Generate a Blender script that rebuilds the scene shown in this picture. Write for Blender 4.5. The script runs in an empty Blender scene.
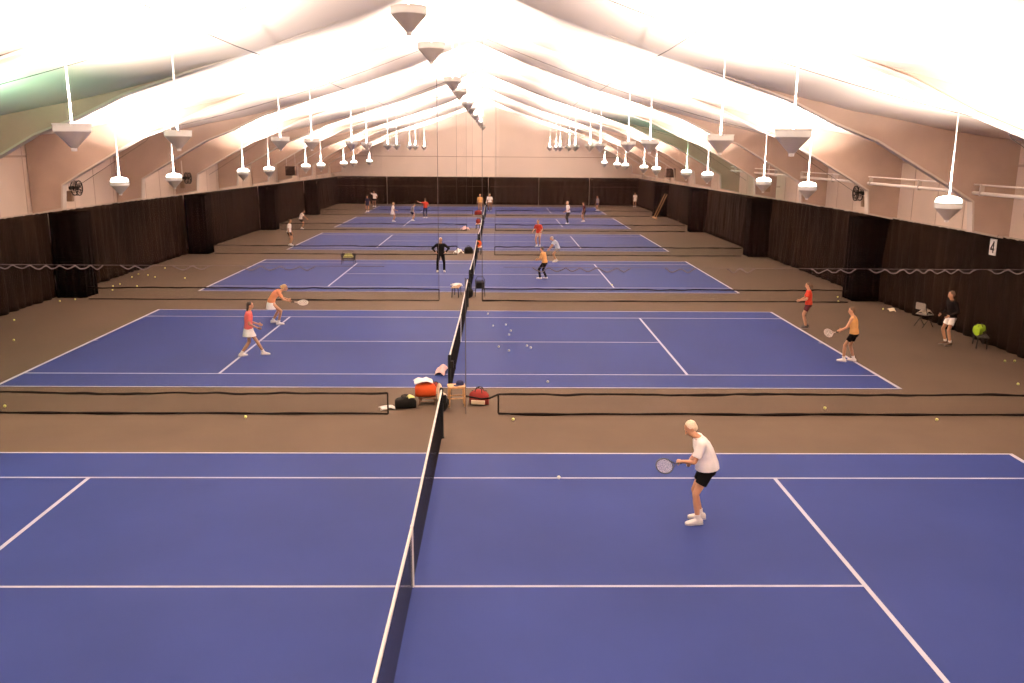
import bpy, bmesh, math, random
from mathutils import Vector as V, Matrix, Euler, noise
random.seed(7)
PI = math.pi
sc = bpy.context.scene
C = sc.collection

# ------------------------------------------------------------------ materials
MATS = {}
def mat(name, col, rough=0.6, metal=0.0, spec=0.5, var=0.0, vscale=6.0, bump=0.0, bscale=30.0, emit=None, estr=0.0):
    if name in MATS: return MATS[name]
    m = bpy.data.materials.new(name); m.use_nodes = True
    nt = m.node_tree; b = nt.nodes['Principled BSDF']
    b.inputs['Base Color'].default_value = (*col, 1)
    b.inputs['Roughness'].default_value = rough
    b.inputs['Metallic'].default_value = metal
    b.inputs['Specular IOR Level'].default_value = spec
    if var or bump:
        tc = nt.nodes.new('ShaderNodeTexCoord')
        if var:
            n = nt.nodes.new('ShaderNodeTexNoise'); n.inputs['Scale'].default_value = vscale; n.inputs['Detail'].default_value = 4
            nt.links.new(tc.outputs['Object'], n.inputs['Vector'])
            r = nt.nodes.new('ShaderNodeValToRGB')
            r.color_ramp.elements[0].position = 0.3; r.color_ramp.elements[1].position = 0.7
            r.color_ramp.elements[0].color = (*[c*(1-var) for c in col], 1)
            r.color_ramp.elements[1].color = (*[min(1, c*(1+var)) for c in col], 1)
            nt.links.new(n.outputs['Fac'], r.inputs['Fac']); nt.links.new(r.outputs['Color'], b.inputs['Base Color'])
        if bump:
            n2 = nt.nodes.new('ShaderNodeTexNoise'); n2.inputs['Scale'].default_value = bscale; n2.inputs['Detail'].default_value = 3
            nt.links.new(tc.outputs['Object'], n2.inputs['Vector'])
            bp = nt.nodes.new('ShaderNodeBump'); bp.inputs['Strength'].default_value = bump
            nt.links.new(n2.outputs['Fac'], bp.inputs['Height']); nt.links.new(bp.outputs['Normal'], b.inputs['Normal'])
    if emit:
        b.inputs['Emission Color'].default_value = (*emit, 1); b.inputs['Emission Strength'].default_value = estr
    MATS[name] = m
    return m

def net_mat(name, col, alpha):
    m = bpy.data.materials.new(name); m.use_nodes = True
    nt = m.node_tree; nt.nodes.clear()
    o = nt.nodes.new('ShaderNodeOutputMaterial'); mx = nt.nodes.new('ShaderNodeMixShader')
    t = nt.nodes.new('ShaderNodeBsdfTransparent'); d = nt.nodes.new('ShaderNodeBsdfDiffuse')
    d.inputs['Color'].default_value = (*col, 1)
    mx.inputs[0].default_value = alpha
    nt.links.new(t.outputs[0], mx.inputs[1]); nt.links.new(d.outputs[0], mx.inputs[2]); nt.links.new(mx.outputs[0], o.inputs[0])
    return m

M_FLOOR = mat('floor_grey', (0.070, 0.049, 0.034), 0.7, var=0.08, vscale=0.5, spec=0.04)
M_BLUE = mat('court_blue', (0.0165, 0.0265, 0.106), 0.6, var=0.10, vscale=0.35, spec=0.05)
M_LINE = mat('court_line', (0.36, 0.35, 0.40), 0.7, spec=0.1)
M_MEMB = mat('ceiling_fabric', (0.56, 0.472, 0.42), 0.8, bump=0.25, bscale=1.3)
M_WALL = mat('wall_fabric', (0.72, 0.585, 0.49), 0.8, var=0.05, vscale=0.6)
M_FRAME = mat('frame_fabric', (0.48, 0.35, 0.28), 0.8, var=0.1, vscale=0.8)
M_FLANGE = mat('frame_edge', (0.60, 0.52, 0.46), 0.7)
M_CURT = mat('curtain_mesh', (0.0075, 0.0038, 0.002), 0.9, var=0.5, vscale=0.5, spec=0.04)
M_WRAP = mat('curtain_black', (0.0014, 0.0009, 0.0007), 0.95, spec=0.02)
M_STITCH = mat('pale_stitch', (0.06, 0.042, 0.03), 0.8)
M_HEMW = mat('white_hem', (0.5, 0.42, 0.35), 0.8)
M_WHITE = mat('white_paint', (0.82, 0.79, 0.76), 0.4)
M_BAND = mat('white_band', (0.8, 0.76, 0.72), 0.7)
M_NET = mat('net_twine', (0.008, 0.007, 0.008), 0.9, spec=0.05)
M_POST = mat('post_dark', (0.008, 0.009, 0.009), 0.5, spec=.15)
M_HEM = mat('dark_hem', (0.008, 0.005, 0.004), 0.9, spec=0.05)
M_CABLE = mat('cable_dark', (0.05, 0.04, 0.04), 0.6)
M_LAMPW = mat('lamp_rim', (0.62, 0.60, 0.55), 0.5, emit=(1,.93,.84), estr=.12)
M_LAMPG = mat('lamp_grey', (0.55, 0.50, 0.44), 0.5)
M_LENS = mat('lamp_lens', (0.9, 0.9, 0.85), 0.5, emit=(1, 0.93, 0.85), estr=14)
M_BALL = mat('tennis_ball', (0.62, 0.66, 0.22), 0.9)
M_BALLP = mat('tennis_ball_pale', (0.72, 0.72, 0.62), 0.9)
M_PIPE = mat('pipe_white', (0.8, 0.72, 0.66), 0.5)
M_BLACK = mat('black_plastic', (0.008, 0.007, 0.006), 0.6, spec=.15)
M_BROWN = mat('heater_brown', (0.10, 0.045, 0.03), 0.6)
M_WOOD = mat('tan_wood', (0.45, 0.25, 0.10), 0.5, var=0.25, vscale=12)
M_SHEET = net_mat('divider_mesh', (0.20, 0.115, 0.10), 0.03)
M_BANDSHEET = net_mat('divider_band', (0.10, 0.06, 0.04), 0.12)

# ------------------------------------------------------------------ helpers
class MB:
    def __init__(s): s.v = []; s.f = []; s.m = []
    def quad(s, a, b, c, d, mi=0):
        n = len(s.v); s.v += [tuple(a), tuple(b), tuple(c), tuple(d)]; s.f.append((n, n+1, n+2, n+3)); s.m.append(mi)
    def box(s, x0, x1, y0, y1, z0, z1, mi=0):
        n = len(s.v)
        s.v += [(x, y, z) for z in (z0, z1) for y in (y0, y1) for x in (x0, x1)]
        for f in ((0,2,3,1),(4,5,7,6),(0,1,5,4),(2,6,7,3),(0,4,6,2),(1,3,7,5)):
            s.f.append(tuple(n+i for i in f)); s.m.append(mi)
    def rings(s, rs, cap=True, mi=0, closed=False):
        n = len(s.v); k = len(rs[0])
        for r in rs: s.v += [tuple(p) for p in r]
        R = len(rs)
        for i in range(R if closed else R-1):
            for j in range(k):
                a = n+i*k+j; b = n+i*k+(j+1) % k; i2 = (i+1) % R
                s.f.append((a, b, n+i2*k+(j+1) % k, n+i2*k+j)); s.m.append(mi)
        if cap and not closed:
            s.f.append(tuple(n+j for j in reversed(range(k)))); s.m.append(mi)
            s.f.append(tuple(n+(R-1)*k+j for j in range(k))); s.m.append(mi)
    def tube(s, pts, r, k=8, mi=0, closed=False):
        pts = [V(p) for p in pts]; rs = []; N = len(pts); up = None
        for i, p in enumerate(pts):
            if closed: t = pts[(i+1) % N]-pts[i-1]
            else: t = pts[min(i+1, N-1)]-pts[max(i-1, 0)]
            t.normalize()
            if up is None: up = V((0,0,1)) if abs(t.z) < .9 else V((1,0,0))
            a = t.cross(up).normalized(); b = a.cross(t).normalized(); up = b
            rr = r[i] if isinstance(r, (list, tuple)) else r
            rs.append([p+a*math.cos(2*PI*j/k)*rr+b*math.sin(2*PI*j/k)*rr for j in range(k)])
        s.rings(rs, mi=mi, closed=closed)
    def lathe(s, prof, k=24, mi=0, c=(0,0,0)):
        rs = [[(c[0]+r*math.cos(2*PI*j/k), c[1]+r*math.sin(2*PI*j/k), c[2]+z) for j in range(k)] for r, z in prof]
        s.rings(rs, mi=mi)
    def ell(s, c, rad, R=None, k=16, n=10, mi=0):
        c = V(c); rs = []
        for i in range(n+1):
            th = PI*(0.02+0.96*i/n); ring = []
            for j in range(k):
                p = V((rad[0]*math.sin(th)*math.cos(2*PI*j/k), rad[1]*math.sin(th)*math.sin(2*PI*j/k), -rad[2]*math.cos(th)))
                if R: p = R @ p
                ring.append(c+p)
            rs.append(ring)
        s.rings(rs, mi=mi)
    def prism(s, poly, y0, y1, mi=0):                 # poly in x,z
        n = len(s.v); k = len(poly)
        s.v += [(x, y0, z) for x, z in poly]+[(x, y1, z) for x, z in poly]
        for j in range(k):
            s.f.append((n+j, n+(j+1) % k, n+k+(j+1) % k, n+k+j)); s.m.append(mi)
        s.f.append(tuple(n+j for j in reversed(range(k)))); s.m.append(mi)
        s.f.append(tuple(n+k+j for j in range(k))); s.m.append(mi)
    def mesh(s, name, mats, smooth=True, angle=40):
        me = bpy.data.meshes.new(name); me.from_pydata(s.v, [], s.f); me.update()
        for m in mats: me.materials.append(m)
        me.polygons.foreach_set('material_index', s.m)
        bm = bmesh.new(); bm.from_mesh(me); bmesh.ops.recalc_face_normals(bm, faces=bm.faces); bm.to_mesh(me); bm.free()
        if smooth:
            me.shade_smooth(); me.set_sharp_from_angle(angle=math.radians(angle))
        return me
    def build(s, name, mats, parent=None, loc=None, smooth=True, bevel=0):
        if not isinstance(mats, (list, tuple)): mats = [mats]
        o = bpy.data.objects.new(name, s.mesh(name, mats, smooth)); C.objects.link(o)
        if parent: o.parent = parent
        if loc: o.location = loc
        if bevel:
            b = o.modifiers.new('bevel', 'BEVEL'); b.width = bevel; b.segments = 2
        return o

def tag(o, label, cat, group=None, kind=None):
    o['label'] = label; o['category'] = cat
    if group: o['group'] = group
    if kind: o['kind'] = kind
    return o
def thing(name, label, cat, loc=(0,0,0), rz=0, group=None):
    o = bpy.data.objects.new(name, None); C.objects.link(o); o.location = loc; o.rotation_euler = (0,0,rz)
    o.empty_display_size = 0.2
    return tag(o, label, cat, group)
def dup(root, loc, label, rz=None):
    r = root.copy(); C.objects.link(r); r.location = loc; r['label'] = label
    if rz is not None: r.rotation_euler = (0,0,rz)
    for ch in list(root.children):
        if ch.type == 'LIGHT': continue
        c = ch.copy(); C.objects.link(c); c.parent = r
        for g in ch.children:
            d = g.copy(); C.objects.link(d); d.parent = c
    return r
ORD = ['nearest','second','third','fourth','fifth','sixth','seventh','eighth','ninth','tenth','eleventh','twelfth']
COURTW = ['nearest','second','third','fourth','fifth','farthest']

# ------------------------------------------------------------------ layout
L, HW = 11.72, 5.485
Y0 = [-15.88, 0.0, 15.42, 31.27, 46.88, 62.49]           # near doubles line of every court
GAP = [-2.3, 13.15, 28.9, 44.55, 60.15]                    # divider nets
XL, XR, YB, YF = -17.3, 17.7, 77.9, -27.0
def roof(x):
    ax = abs(x); return 11.0-0.42*ax+0.0088*ax*ax
FR = [5.55+7.8*k for k in range(-4, 10)]                   # roof frames
PAIR = [-17.85+15.6*k for k in range(0, 7)]

# ------------------------------------------------------------------ floor and courts
b = MB(); b.box(XL-0.3, XR+0.3, YF-0.3, YB+0.3, -0.2, 0.0)
tag(b.build('floor', M_FLOOR, smooth=False), 'brown-grey indoor court floor around the blue courts', 'floor', kind='structure')
for i, y0 in enumerate(Y0):
    b = MB(); z = 0.008; w = 0.05; zt = 0.011
    b.box(-L, L, y0, y0+10.97, 0.0005, z, 0)
    def ln(xa, xb, ya, yb): b.box(xa, xb, ya, yb, z-0.002, zt, 1)
    ys = y0+1.37; ye = y0+9.6; yc = y0+5.485
    ln(-L, L, y0, y0+w); ln(-L, L, y0+10.97-w, y0+10.97)
    ln(-L, -L+0.09, y0, y0+10.97); ln(L-0.09, L, y0, y0+10.97)
    ln(-L, L, ys-w/2, ys+w/2); ln(-L, L, ye-w/2, ye+w/2)
    for s in (-1, 1): ln(s*6.4-w/2-.01, s*6.4+w/2+.01, ys, ye)
    ln(-6.4, 6.4, yc-w/2, yc+w/2)
    ln(-L, -L+.2, yc-w/2, yc+w/2); ln(L-.2, L, yc-w/2, yc+w/2)
    o = b.build('floor_court', [M_BLUE, M_LINE], smooth=False)
    tag(o, f'blue tennis court surface with white lines, {COURTW[i]} of six', 'tennis court', kind='structure')

# ------------------------------------------------------------------ walls
def seamwall(name, x, sgn, label):
    b = MB(); zt = roof(17.4)+0.35
    b.box(min(x, x+sgn*.25), max(x, x+sgn*.25), YF, YB, 0, zt, 0)
    y = YF+1
    while y < YB:
        b.box(min(x, x-sgn*.012), max(x, x-sgn*.012), y, y+.03, 0, zt, 1); y += 1.95
    b.box(min(x, x-sgn*.03), max(x, x-sgn*.03), YF, YB, 5.6, 5.68, 1)
    tag(b.build(name, [M_WALL, mat('wall_seam', (0.52, 0.39, 0.31), 0.8)], smooth=False), label, 'wall', kind='structure')
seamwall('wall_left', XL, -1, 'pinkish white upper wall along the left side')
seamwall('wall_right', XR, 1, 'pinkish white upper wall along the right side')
b = MB()
xs = [XL+(XR-XL)*i/24 for i in range(25)]
poly = [(XL, 0), (XR, 0)]+[(x, roof(x)+0.4) for x in reversed(xs)]
b.prism(poly, YB, YB+.25, 0); b.box(XL, XR, YB-.03, YB, 5.25, 5.33, 1)
tag(b.build('wall_back', [mat('end_wall_fabric_lit', (0.86, 0.73, 0.63), 0.8, var=0.04, vscale=0.6), mat('wall_seam', (0.52, 0.39, 0.31), 0.8)], smooth=False), 'pale gable end wall above the far black curtain', 'wall', kind='structure')  # lighter than the side walls: the far end's glow is put into the colour
b = MB(); b.prism(poly, YF-.25, YF, 0)
tag(b.build('wall_front', [M_WALL], smooth=False), 'pale end wall on the viewer side', 'wall', kind='structure')

# ceiling membrane: draped liner, held at each frame and billowing between
b = MB(); NX = 72; rows = []
y = YF; ny = int((YB-YF)/0.39)
for j in range(ny+1):
    y = YF+(YB-YF)*j/ny
    ph = ((y-FR[0]) / 7.8) % 1.0
    bil = 0.34*math.sin(PI*ph)**0.8
    row = []
    for i in range(NX+1):
        x = XL-.1+(XR-XL+.2)*i/NX
        a = min(1, max(0, (17.2-abs(x))/4))
        z = roof(x)+bil*(0.35+.65*a)+0.06*noise.noise(V((x*.5, y*.35, 3.1)))+0.03*noise.noise(V((x*1.4, y*.9, 1)))
        row.append((x, y, z))
    rows.append(row)
n = len(b.v)
for r in rows: b.v += r
for j in range(ny):
    for i in range(NX):
        a = j*(NX+1)+i; b.f.append((a, a+1, a+NX+2, a+NX+1)); b.m.append(0)
o = b.build('ceiling', M_MEMB, smooth=True); o.data.shade_smooth()
sm = o.modifiers.new('thick', 'SOLIDIFY'); sm.thickness = 0.05; sm.offset = 1
tag(o, 'white draped fabric roof liner pitched over all courts', 'ceiling', kind='structure')

# portal frames wrapped in fabric
for k, fy in enumerate(FR):
    b = MB()
    xo = [17.25, 16.4, 15.5, 14.5, 13.5, 12.8, 11.5, 10, 8, 6, 4, 2, 0.6, 0]
    for s in (-1, 1):
        top = [(s*x, roof(x)+0.22) for x in xo]
        bot = [(0, roof(0)+.06), (s*.6, roof(.6)+.06), (s*2, roof(2)+.06), (s*4, roof(4)+.06), (s*6, roof(6)+.06), (s*8, roof(8)+.02), (s*10, roof(10)-.12), (s*11.5, roof(11.5)-.48), (s*12.8, 6.36), (s*14.0, 5.68), (s*15.2, 5.0), (s*15.95, 4.55), (s*16.05, 3.62), (s*17.2, 3.40), (s*17.22, 0.0), (s*17.25, 0.0)]
        poly = top+bot
        if s < 0: poly = poly[::-1]
        b.prism(poly, fy-.09, fy+.09, 0)
        fl = bot[:-1]
        for a, c in zip(fl[:-1], fl[1:]):
            p = V((a[0], 0, a[1])); q = V((c[0], 0, c[1])); t = (q-p).normalized(); nn = V((t.z, 0, -t.x))*.03
            n0 = len(b.v)
            for yy in (fy-.16, fy+.16):
                for u in (p-nn, q-nn, q+nn, p+nn): b.v.append((u.x, yy, u.z))
            for f in ((0,1,2,3),(7,6,5,4),(0,4,5,1),(1,5,6,2),(2,6,7,3),(3,7,4,0)):
                b.f.append(tuple(n0+i for i in f)); b.m.append(1)
    o = b.build('trim_%d' % (k+1), [M_FRAME, M_FLANGE], smooth=False)
    tag(o, 'tapered fabric-wrapped roof frame with haunches, spanning the hall', 'roof frame', 'roof frames', 'structure')

# ------------------------------------------------------------------ curtains along the walls
def topz(y): return 3.44-0.0075*max(0, y-20)
def curtain(x, ya, yb, sgn, label, seed):
    """wall curtain facing -sgn; folds along y"""
    t = thing('wall_curtain', label, 'curtain', (x, (ya+yb)/2, 0), 0, 'dark curtains along the side walls')
    yc = (ya+yb)/2; n = int((yb-ya)/0.10); zs = [0.02, .3, .8, 1.4, 2.0, 2.6, 3.1, 1.0]
    b = MB(); zr = [0.0, .08, .22, .4, .6, .8, .93, 1.0]
    for j in range(n+1):
        y = ya+(yb-ya)*j/n; T = topz(y)
        for i, f in enumerate(zr):
            amp = .05+.10*(1-f)
            d = amp*math.sin(y*5.1+seed+1.2*noise.noise(V((y*.6, f*1.5, seed))))+.16*noise.noise(V((y*.7, f*2.0, seed+4)))*(1-f*.6)
            b.v.append((-sgn*(abs(d)+.02), y-yc, .015+f*(T-.015)))
    K = len(zr)
    for j in range(n):
        for i in range(K-1):
            a = j*K+i; b.f.append((a, a+K, a+K+1, a+1)); b.m.append(0)
    o = b.build('mesh_panel', M_CURT, t); o.data.shade_smooth()
    so = o.modifiers.new('thick', 'SOLIDIFY'); so.thickness = .015
    h = MB()
    h.tube([(-sgn*.03, y-yc, topz(y)+.01) for y in (ya, yc, yb)], .035, 6)
    h.build('top_hem', M_HEMW, t)
BAYT = ['beside the nearest court', 'beside the second court', 'beside the third court', 'beside the fourth court', 'beside the fifth court', 'beside the farthest court']
wy = [-17.4, -1.85, 13.75, 29.0, 44.6, 60.2, 77.4]
for i in range(6):
    curtain(-16.95, wy[i]+.02, wy[i+1]-.02, -1, f'dark brown mesh curtain along the left wall {BAYT[i]}', i*1.7)
    curtain(17.1, wy[i]+.02, wy[i+1]-.02, 1, f'dark brown mesh curtain along the right wall {BAYT[i]}', i*2.3+9)
WT = ['beside the gap after the nearest court', 'at the gap between second and third courts', 'at the gap between third and fourth courts', 'at the gap between fourth and fifth courts', 'at the gap before the farthest court']
for s, sd, xw in ((-1, 'left', -16.75), (1, 'right', 17.1)):
    for i, y in enumerate(wy[1:6]):
        b = MB(); T = topz(y)-.02; ins = 15.6 if s < 0 else 15.85
        prof = []
        path = []
        for q in range(13): path.append((s*(abs(xw)-(abs(xw)-ins)*q/12), 0.0))
        for q in range(1, 13): path.append((s*ins, 1.15*q/12))
        for q in range(1, 13): path.append((s*(ins+(abs(xw)-ins)*q/12), 1.15))
        rows = []
        for f in (0, .1, .3, .6, .9, 1.0):
            r = []
            for q, (px, py) in enumerate(path):
                wv = .035*math.sin(q*1.9+i)+.03*noise.noise(V((q*.4, f*2, i+s)))
                r.append((px-s*wv*(.6+.6*(1-f)), py-wv*(.6+.6*(1-f))-.0, .01+f*(T-.01)))
            rows.append(r)
        K = len(path)
        for r in rows: b.v += r
        for j in range(len(rows)-1):
            for q in range(K-1):
                a = j*K+q; b.f.append((a, a+1, a+K+1, a+K)); b.m.append(0)
        t = thing('column_curtain', f'black curtain wrapped round the {sd} wall column {WT[i]}', 'curtain', (0, y-.3, 0), 0, 'black curtains around the wall columns')
        o = b.build('black_drape', M_WRAP, t); o.data.shade_smooth()
        so = o.modifiers.new('thick', 'SOLIDIFY'); so.thickness = .012
        c = MB(); c.tube([(p[0], p[1], T) for p in path], .02, 6); c.build('top_hem', M_WRAP, t)
# back curtain in six drops
for i in range(6):
    x0 = -17.0+34.2*i/6; x1 = x0+34.2/6-.03; n = 80
    t = thing('back_curtain', f'dark brown curtain across the far end wall, drop {["furthest left","second from left","just left of the nets","just right of the nets","second from right","furthest right"][i]}', 'curtain', ((x0+x1)/2, 77.35, 0), 0, 'dark curtains across the far wall')
    b = MB(); zr = [0, .1, .4, .8, 1.0]; xc = (x0+x1)/2
    for j in range(n+1):
        x = x0+(x1-x0)*j/n
        for f in zr:
            d = (.04+.06*(1-f))*math.sin(x*4.3+i)+.06*noise.noise(V((x*.8, f, i)))
            b.v.append((x-xc, -abs(d), .015+f*3.05))
    K = 5
    for j in range(n):
        for q in range(K-1):
            a = j*K+q; b.f.append((a, a+K, a+K+1, a+1)); b.m.append(0)
    o = b.build('mesh_panel', M_CURT, t); o.data.shade_smooth()
    so = o.modifiers.new('thick', 'SOLIDIFY'); so.thickness = .012
    h = MB(); h.box(x0-xc, x1-xc, -.03, .02, 3.05, 3.10); h.build('top_hem', M_HEMW, t)
    h = MB(); h.box(x0-xc, x1-xc, -.14, -.12, 2.02, 2.05); h.build('stitched_seam', M_STITCH, t)

# court number card on the right curtain
t = thing('court_number_sign', 'white card with a black number 4 hung on the right curtain', 'sign', (16.78, 5.45, 2.88), 0); t.scale = (1.15,)*3
b = MB(); b.box(-.012, .012, -.15, .15, 0, .44); b.build('card', M_WHITE, t)
b = MB()
def bar(p, q, w):
    p = V((0, p[0], p[1])); q = V((0, q[0], q[1])); d = (q-p).normalized(); nn = V((0, -d.z, d.y))*w/2
    n0 = len(b.v)
    for x in (-.016, -.011):
        for u in (p-nn, q-nn, q+nn, p+nn): b.v.append((x, u.y, u.z))
    for f in ((0,1,2,3),(7,6,5,4),(0,4,5,1),(1,5,6,2),(2,6,7,3),(3,7,4,0)): b.f.append(tuple(n0+i for i in f)); b.m.append(0)
# the card faces -x; seen from the court +y runs to the left
bar((-.04, .06), (-.04, .38), .05); bar((-.055, .365), (.085, .17), .045); bar((.10, .16), (-.09, .16), .05)
b.build('number', M_BLACK, t, smooth=False)
for q in (-.1, .1):
    b = MB(); b.tube([(0, q, .44), (.05, q, .56)], .006, 5); b.build('hook', M_CABLE, t)

# ------------------------------------------------------------------ tennis nets
def make_net(y0, label):
    ya, yb = -6.4, 6.4
    t = thing('tennis_net', label, 'tennis net', (0, y0+5.485, 0), 0, 'tennis nets in line down the hall')
    def top(y): return .914+(1.07-.914)*(abs(y)/6.4)**1.0
    b = MB(); r = .0016; n = int(12.8/.045)
    for j in range(n+1):
        y = ya+12.8*j/n; b.tube([(0, y, .02), (0, y, top(y)-.02)], r, 4)
    for i in range(1, 22):
        f = i/22
        b.tube([(0, y, .02+f*(top(y)-.04)) for y in (ya, -3.2, 0, 3.2, yb)], r, 4)
    b.build('netting', M_NET, t, smooth=False)
    b = MB()
    for a, c in ((ya, 0), (0, yb)):
        n0 = len(b.v)
        for y in (a, c):
            for x, z in ((-.014, -.055), (.014, -.055), (.016, .0), (0, .012), (-.016, .0)): b.v.append((x, y, top(y)+z))
        for q in range(5): b.f.append((n0+q, n0+(q+1) % 5, n0+5+(q+1) % 5, n0+5+q)); b.m.append(0)
        b.f.append(tuple(n0+q for q in range(5))); b.m.append(0); b.f.append(tuple(n0+5+q for q in range(5))); b.m.append(0)
    b.build('headband', M_BAND, t, smooth=False)
    b = MB(); b.box(-.018, .018, -.035, .035, .01, .925); b.build('center_strap', M_BAND, t, smooth=False)
    for s in (-1, 1):
        b = MB(); b.lathe([(.055, 0), (.055, .03), (.04, .035), (.04, 1.08), (.03, 1.11), (.005, 1.115)], 14, c=(0, s*6.44, 0))
        p = b.build('post', M_POST, t)
        c = MB(); c.box(.03, .10, s*6.44-.04, s*6.44+.04, .78, .95); c.tube([(.10, s*6.44, .86), (.15, s*6.44, .86), (.15, s*6.44, .74)], .01, 6)
        c.build('winch', M_BLACK, p)
    return t
net0 = make_net(Y0[0], 'dark tennis net with white headband on the nearest court')
for i in range(1, 6):
    dup(net0, (0, Y0[i]+5.485, 0), f'dark tennis net with white headband on the {COURTW[i]} court')

# ------------------------------------------------------------------ divider nets between courts
def divider(i, y, side, x0, x1):
    where = ['between the nearest and second courts', 'between the second and third courts', 'between the third and fourth courts', 'between the fourth and fifth courts', 'before the farthest court'][i]
    t = thing('divider_net', f'see-through divider net hanging on the {side} half {where}', 'divider net', ((x0+x1)/2, y, 0), 0, 'hanging divider nets between courts')
    xc = (x0+x1)/2; N = 60; fl = lambda x: .025+.02*abs(noise.noise(V((x*.5, i*3.1, 7))))
    hz = lambda x: .50+.05*noise.noise(V((x*.45, i*2.0, 2)))+.02*noise.noise(V((x*2, i, 5)))
    dy = lambda x, z: .06*noise.noise(V((x*.6, z*.7, i*1.3)))
    X = [x0+(x1-x0)*j/N for j in range(N+1)]
    b = MB()
    zf = [0, .15, .4, .7, 1]
    for x in X:
        T = roof(x)-.55
        if abs(x) > 12.3: T = min(T, 6.2-.62*(abs(x)-12.6))
        for f in zf: b.v.append((x-xc, dy(x, f*6), hz(x)+f*(T-hz(x))))
    K = len(zf)
    for j in range(N):
        for q in range(K-1):
            a = j*K+q; b.f.append((a, a+K, a+K+1, a+1)); b.m.append(0)
    b.build('mesh_sheet', M_SHEET, t)
    b = MB()
    for x in X:
        b.v.append((x-xc, dy(x, 0), hz(x))); b.v.append((x-xc, dy(x, .2)-.03, fl(x)))
    for j in range(N): b.f.append((2*j, 2*j+2, 2*j+3, 2*j+1)); b.m.append(0)
    b.build('bottom_band', M_BANDSHEET, t)
    XX = [x0+(x1-x0)*j/240 for j in range(241)]
    b = MB(); b.tube([(x-xc, dy(x, 0), hz(x)) for x in XX], [.022+.024*abs(noise.noise(V((x*.9, i, 1)))) for x in XX], 6); b.build('band_hem', M_HEM, t)
    b = MB(); b.tube([(x-xc, dy(x, .2)-.03, fl(x)+.005) for x in XX], [.020+.028*abs(noise.noise(V((x*.7, i, 4)))) for x in XX], 6); b.build('bottom_hem', M_HEM, t)
    xe = x1 if side == 'left' else x0
    b = MB(); b.tube([(xe-xc, dy(xe, 0), fl(xe)), (xe-xc, dy(xe, 0), hz(xe))], .02, 6); b.build('band_end', M_HEM, t)
    if i == 0 and side == 'right':
        b = MB(); b.tube([(.45-xc, 0, .02), (.45-xc, 0, 3.2)], .011, 6); b.build('edge_rope', M_CABLE, t)
        b = MB(); b.tube([(xe-xc, dy(xe, 0), hz(xe)), (1.0-xc, 0, .40), (.8-xc, 0, .38), (.45-xc, 0, .45)], .022, 6); b.build('slack_hem', M_HEM, t)
    elif i > 0:
        b = MB(); b.tube([(xe-xc, 0, hz(xe)), (xe-xc, 0, 3.2), (xe-xc, 0, roof(xe)-.55)], .010 if i == 1 else .006, 6); b.build('edge_rope', M_CABLE, t)
    if i == 0:
        # slack lacing where the upper and lower mesh join
        x = x0+.4
        while x < x1-1.2:
            w = random.uniform(.28, .46)
            if random.random() < .74:
                b = MB(); b.tube([(x-xc+w*q/6, -.02, 3.44-.085*math.sin(PI*q/6)**1.5+random.uniform(-.012, .012)) for q in range(7)], .012, 5)
                b.build('seam_lacing', mat('lacing', (.09, .07, .075), .8), t)
            x += w
        b = MB(); b.tube([(x0-xc+.1, -.02, 3.45), (x1-xc, -.02, 3.45)], .004, 5); b.build('seam_rope', mat('lacing', (.09, .07, .075), .8), t)
    b = MB(); b.tube([(x-xc, 0, (roof(x)-.55 if abs(x) <= 12.3 else min(roof(x)-.55, 6.2-.62*(abs(x)-12.6)))) for x in X], .008, 5); b.build('top_cable', M_CABLE, t)
ENDS = [(-1.35, 1.2), (-1.2, .55), (-1.2, 1.0), (-1.2, 1.0), (-1.2, 1.0)]
for i, y in enumerate(GAP):
    divider(i, y, 'left', -15.3, ENDS[i][0]); divider(i, y, 'right', ENDS[i][1], 15.5)

# ------------------------------------------------------------------ uplights
def make_lamp(label, z, ztop, group):
    high = z > 5.5
    t = thing('pendant_uplight', label, 'ceiling light', (0, 0, z), 0, group)
    b = MB(); b.lathe([(.055, -.27), (.315, 0.02), (.300, .02), (.05, -.25)], 28); b.build('cone_shade', M_LAMPG, t)
    b = MB(); b.lathe([(.315, .02), (.325, .03), (.325, .145), (.335, .15), (.335, .17), (.31, .17), (.305, .03), (.30, .02)], 28); b.build('rim', M_LAMPW, t)
    b = MB(); b.lathe([(.02, -.33), (.05, -.325), (.055, -.27), (.02, -.26)], 16); b.build('tip_cap', M_WHITE, t)
    b = MB(); b.lathe([(.30, .13), (.303, .15), (.2, .165), (.08, .168), (.01, .17)] if high else [(.30, .13), (.305, .22), (.27, .275), (.2, .31), (.08, .33), (.01, .335)], 24); b.build('lens', M_LENS, t)
    b = MB(); b.tube([(0, 0, .15 if high else .30), (0, 0, ztop-z)], .016, 8); b.build('stem', M_WHITE, t)
    return t
LROWS = [(-12.6, 4.62, 'in the low row along the left wall', 'uplights in the low row along the left wall'),
         (-6.7, 6.25, 'in the high row over the left half', 'uplights in the high row over the left half'),
         (-0.45, 8.35, 'in the ridge row above the nets', 'uplights in the ridge row'),
         (6.7, 6.25, 'in the high row over the right half', 'uplights in the high row over the right half'),
         (12.6, 4.62, 'in the low row along the right wall', 'uplights in the low row along the right wall')]
LIGHTS = {}
def light_data(kind, p, col):
    key = (kind, p)
    if key not in LIGHTS:
        l = bpy.data.lights.new('uplight_'+kind, 'AREA'); l.shape = 'DISK'; l.size = .5; l.energy = p; l.color = col; l.spread = math.radians(145)
        LIGHTS[key] = l
    return LIGHTS[key]
WARM = (1.0, .86, .75)
POW = 1600
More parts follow.
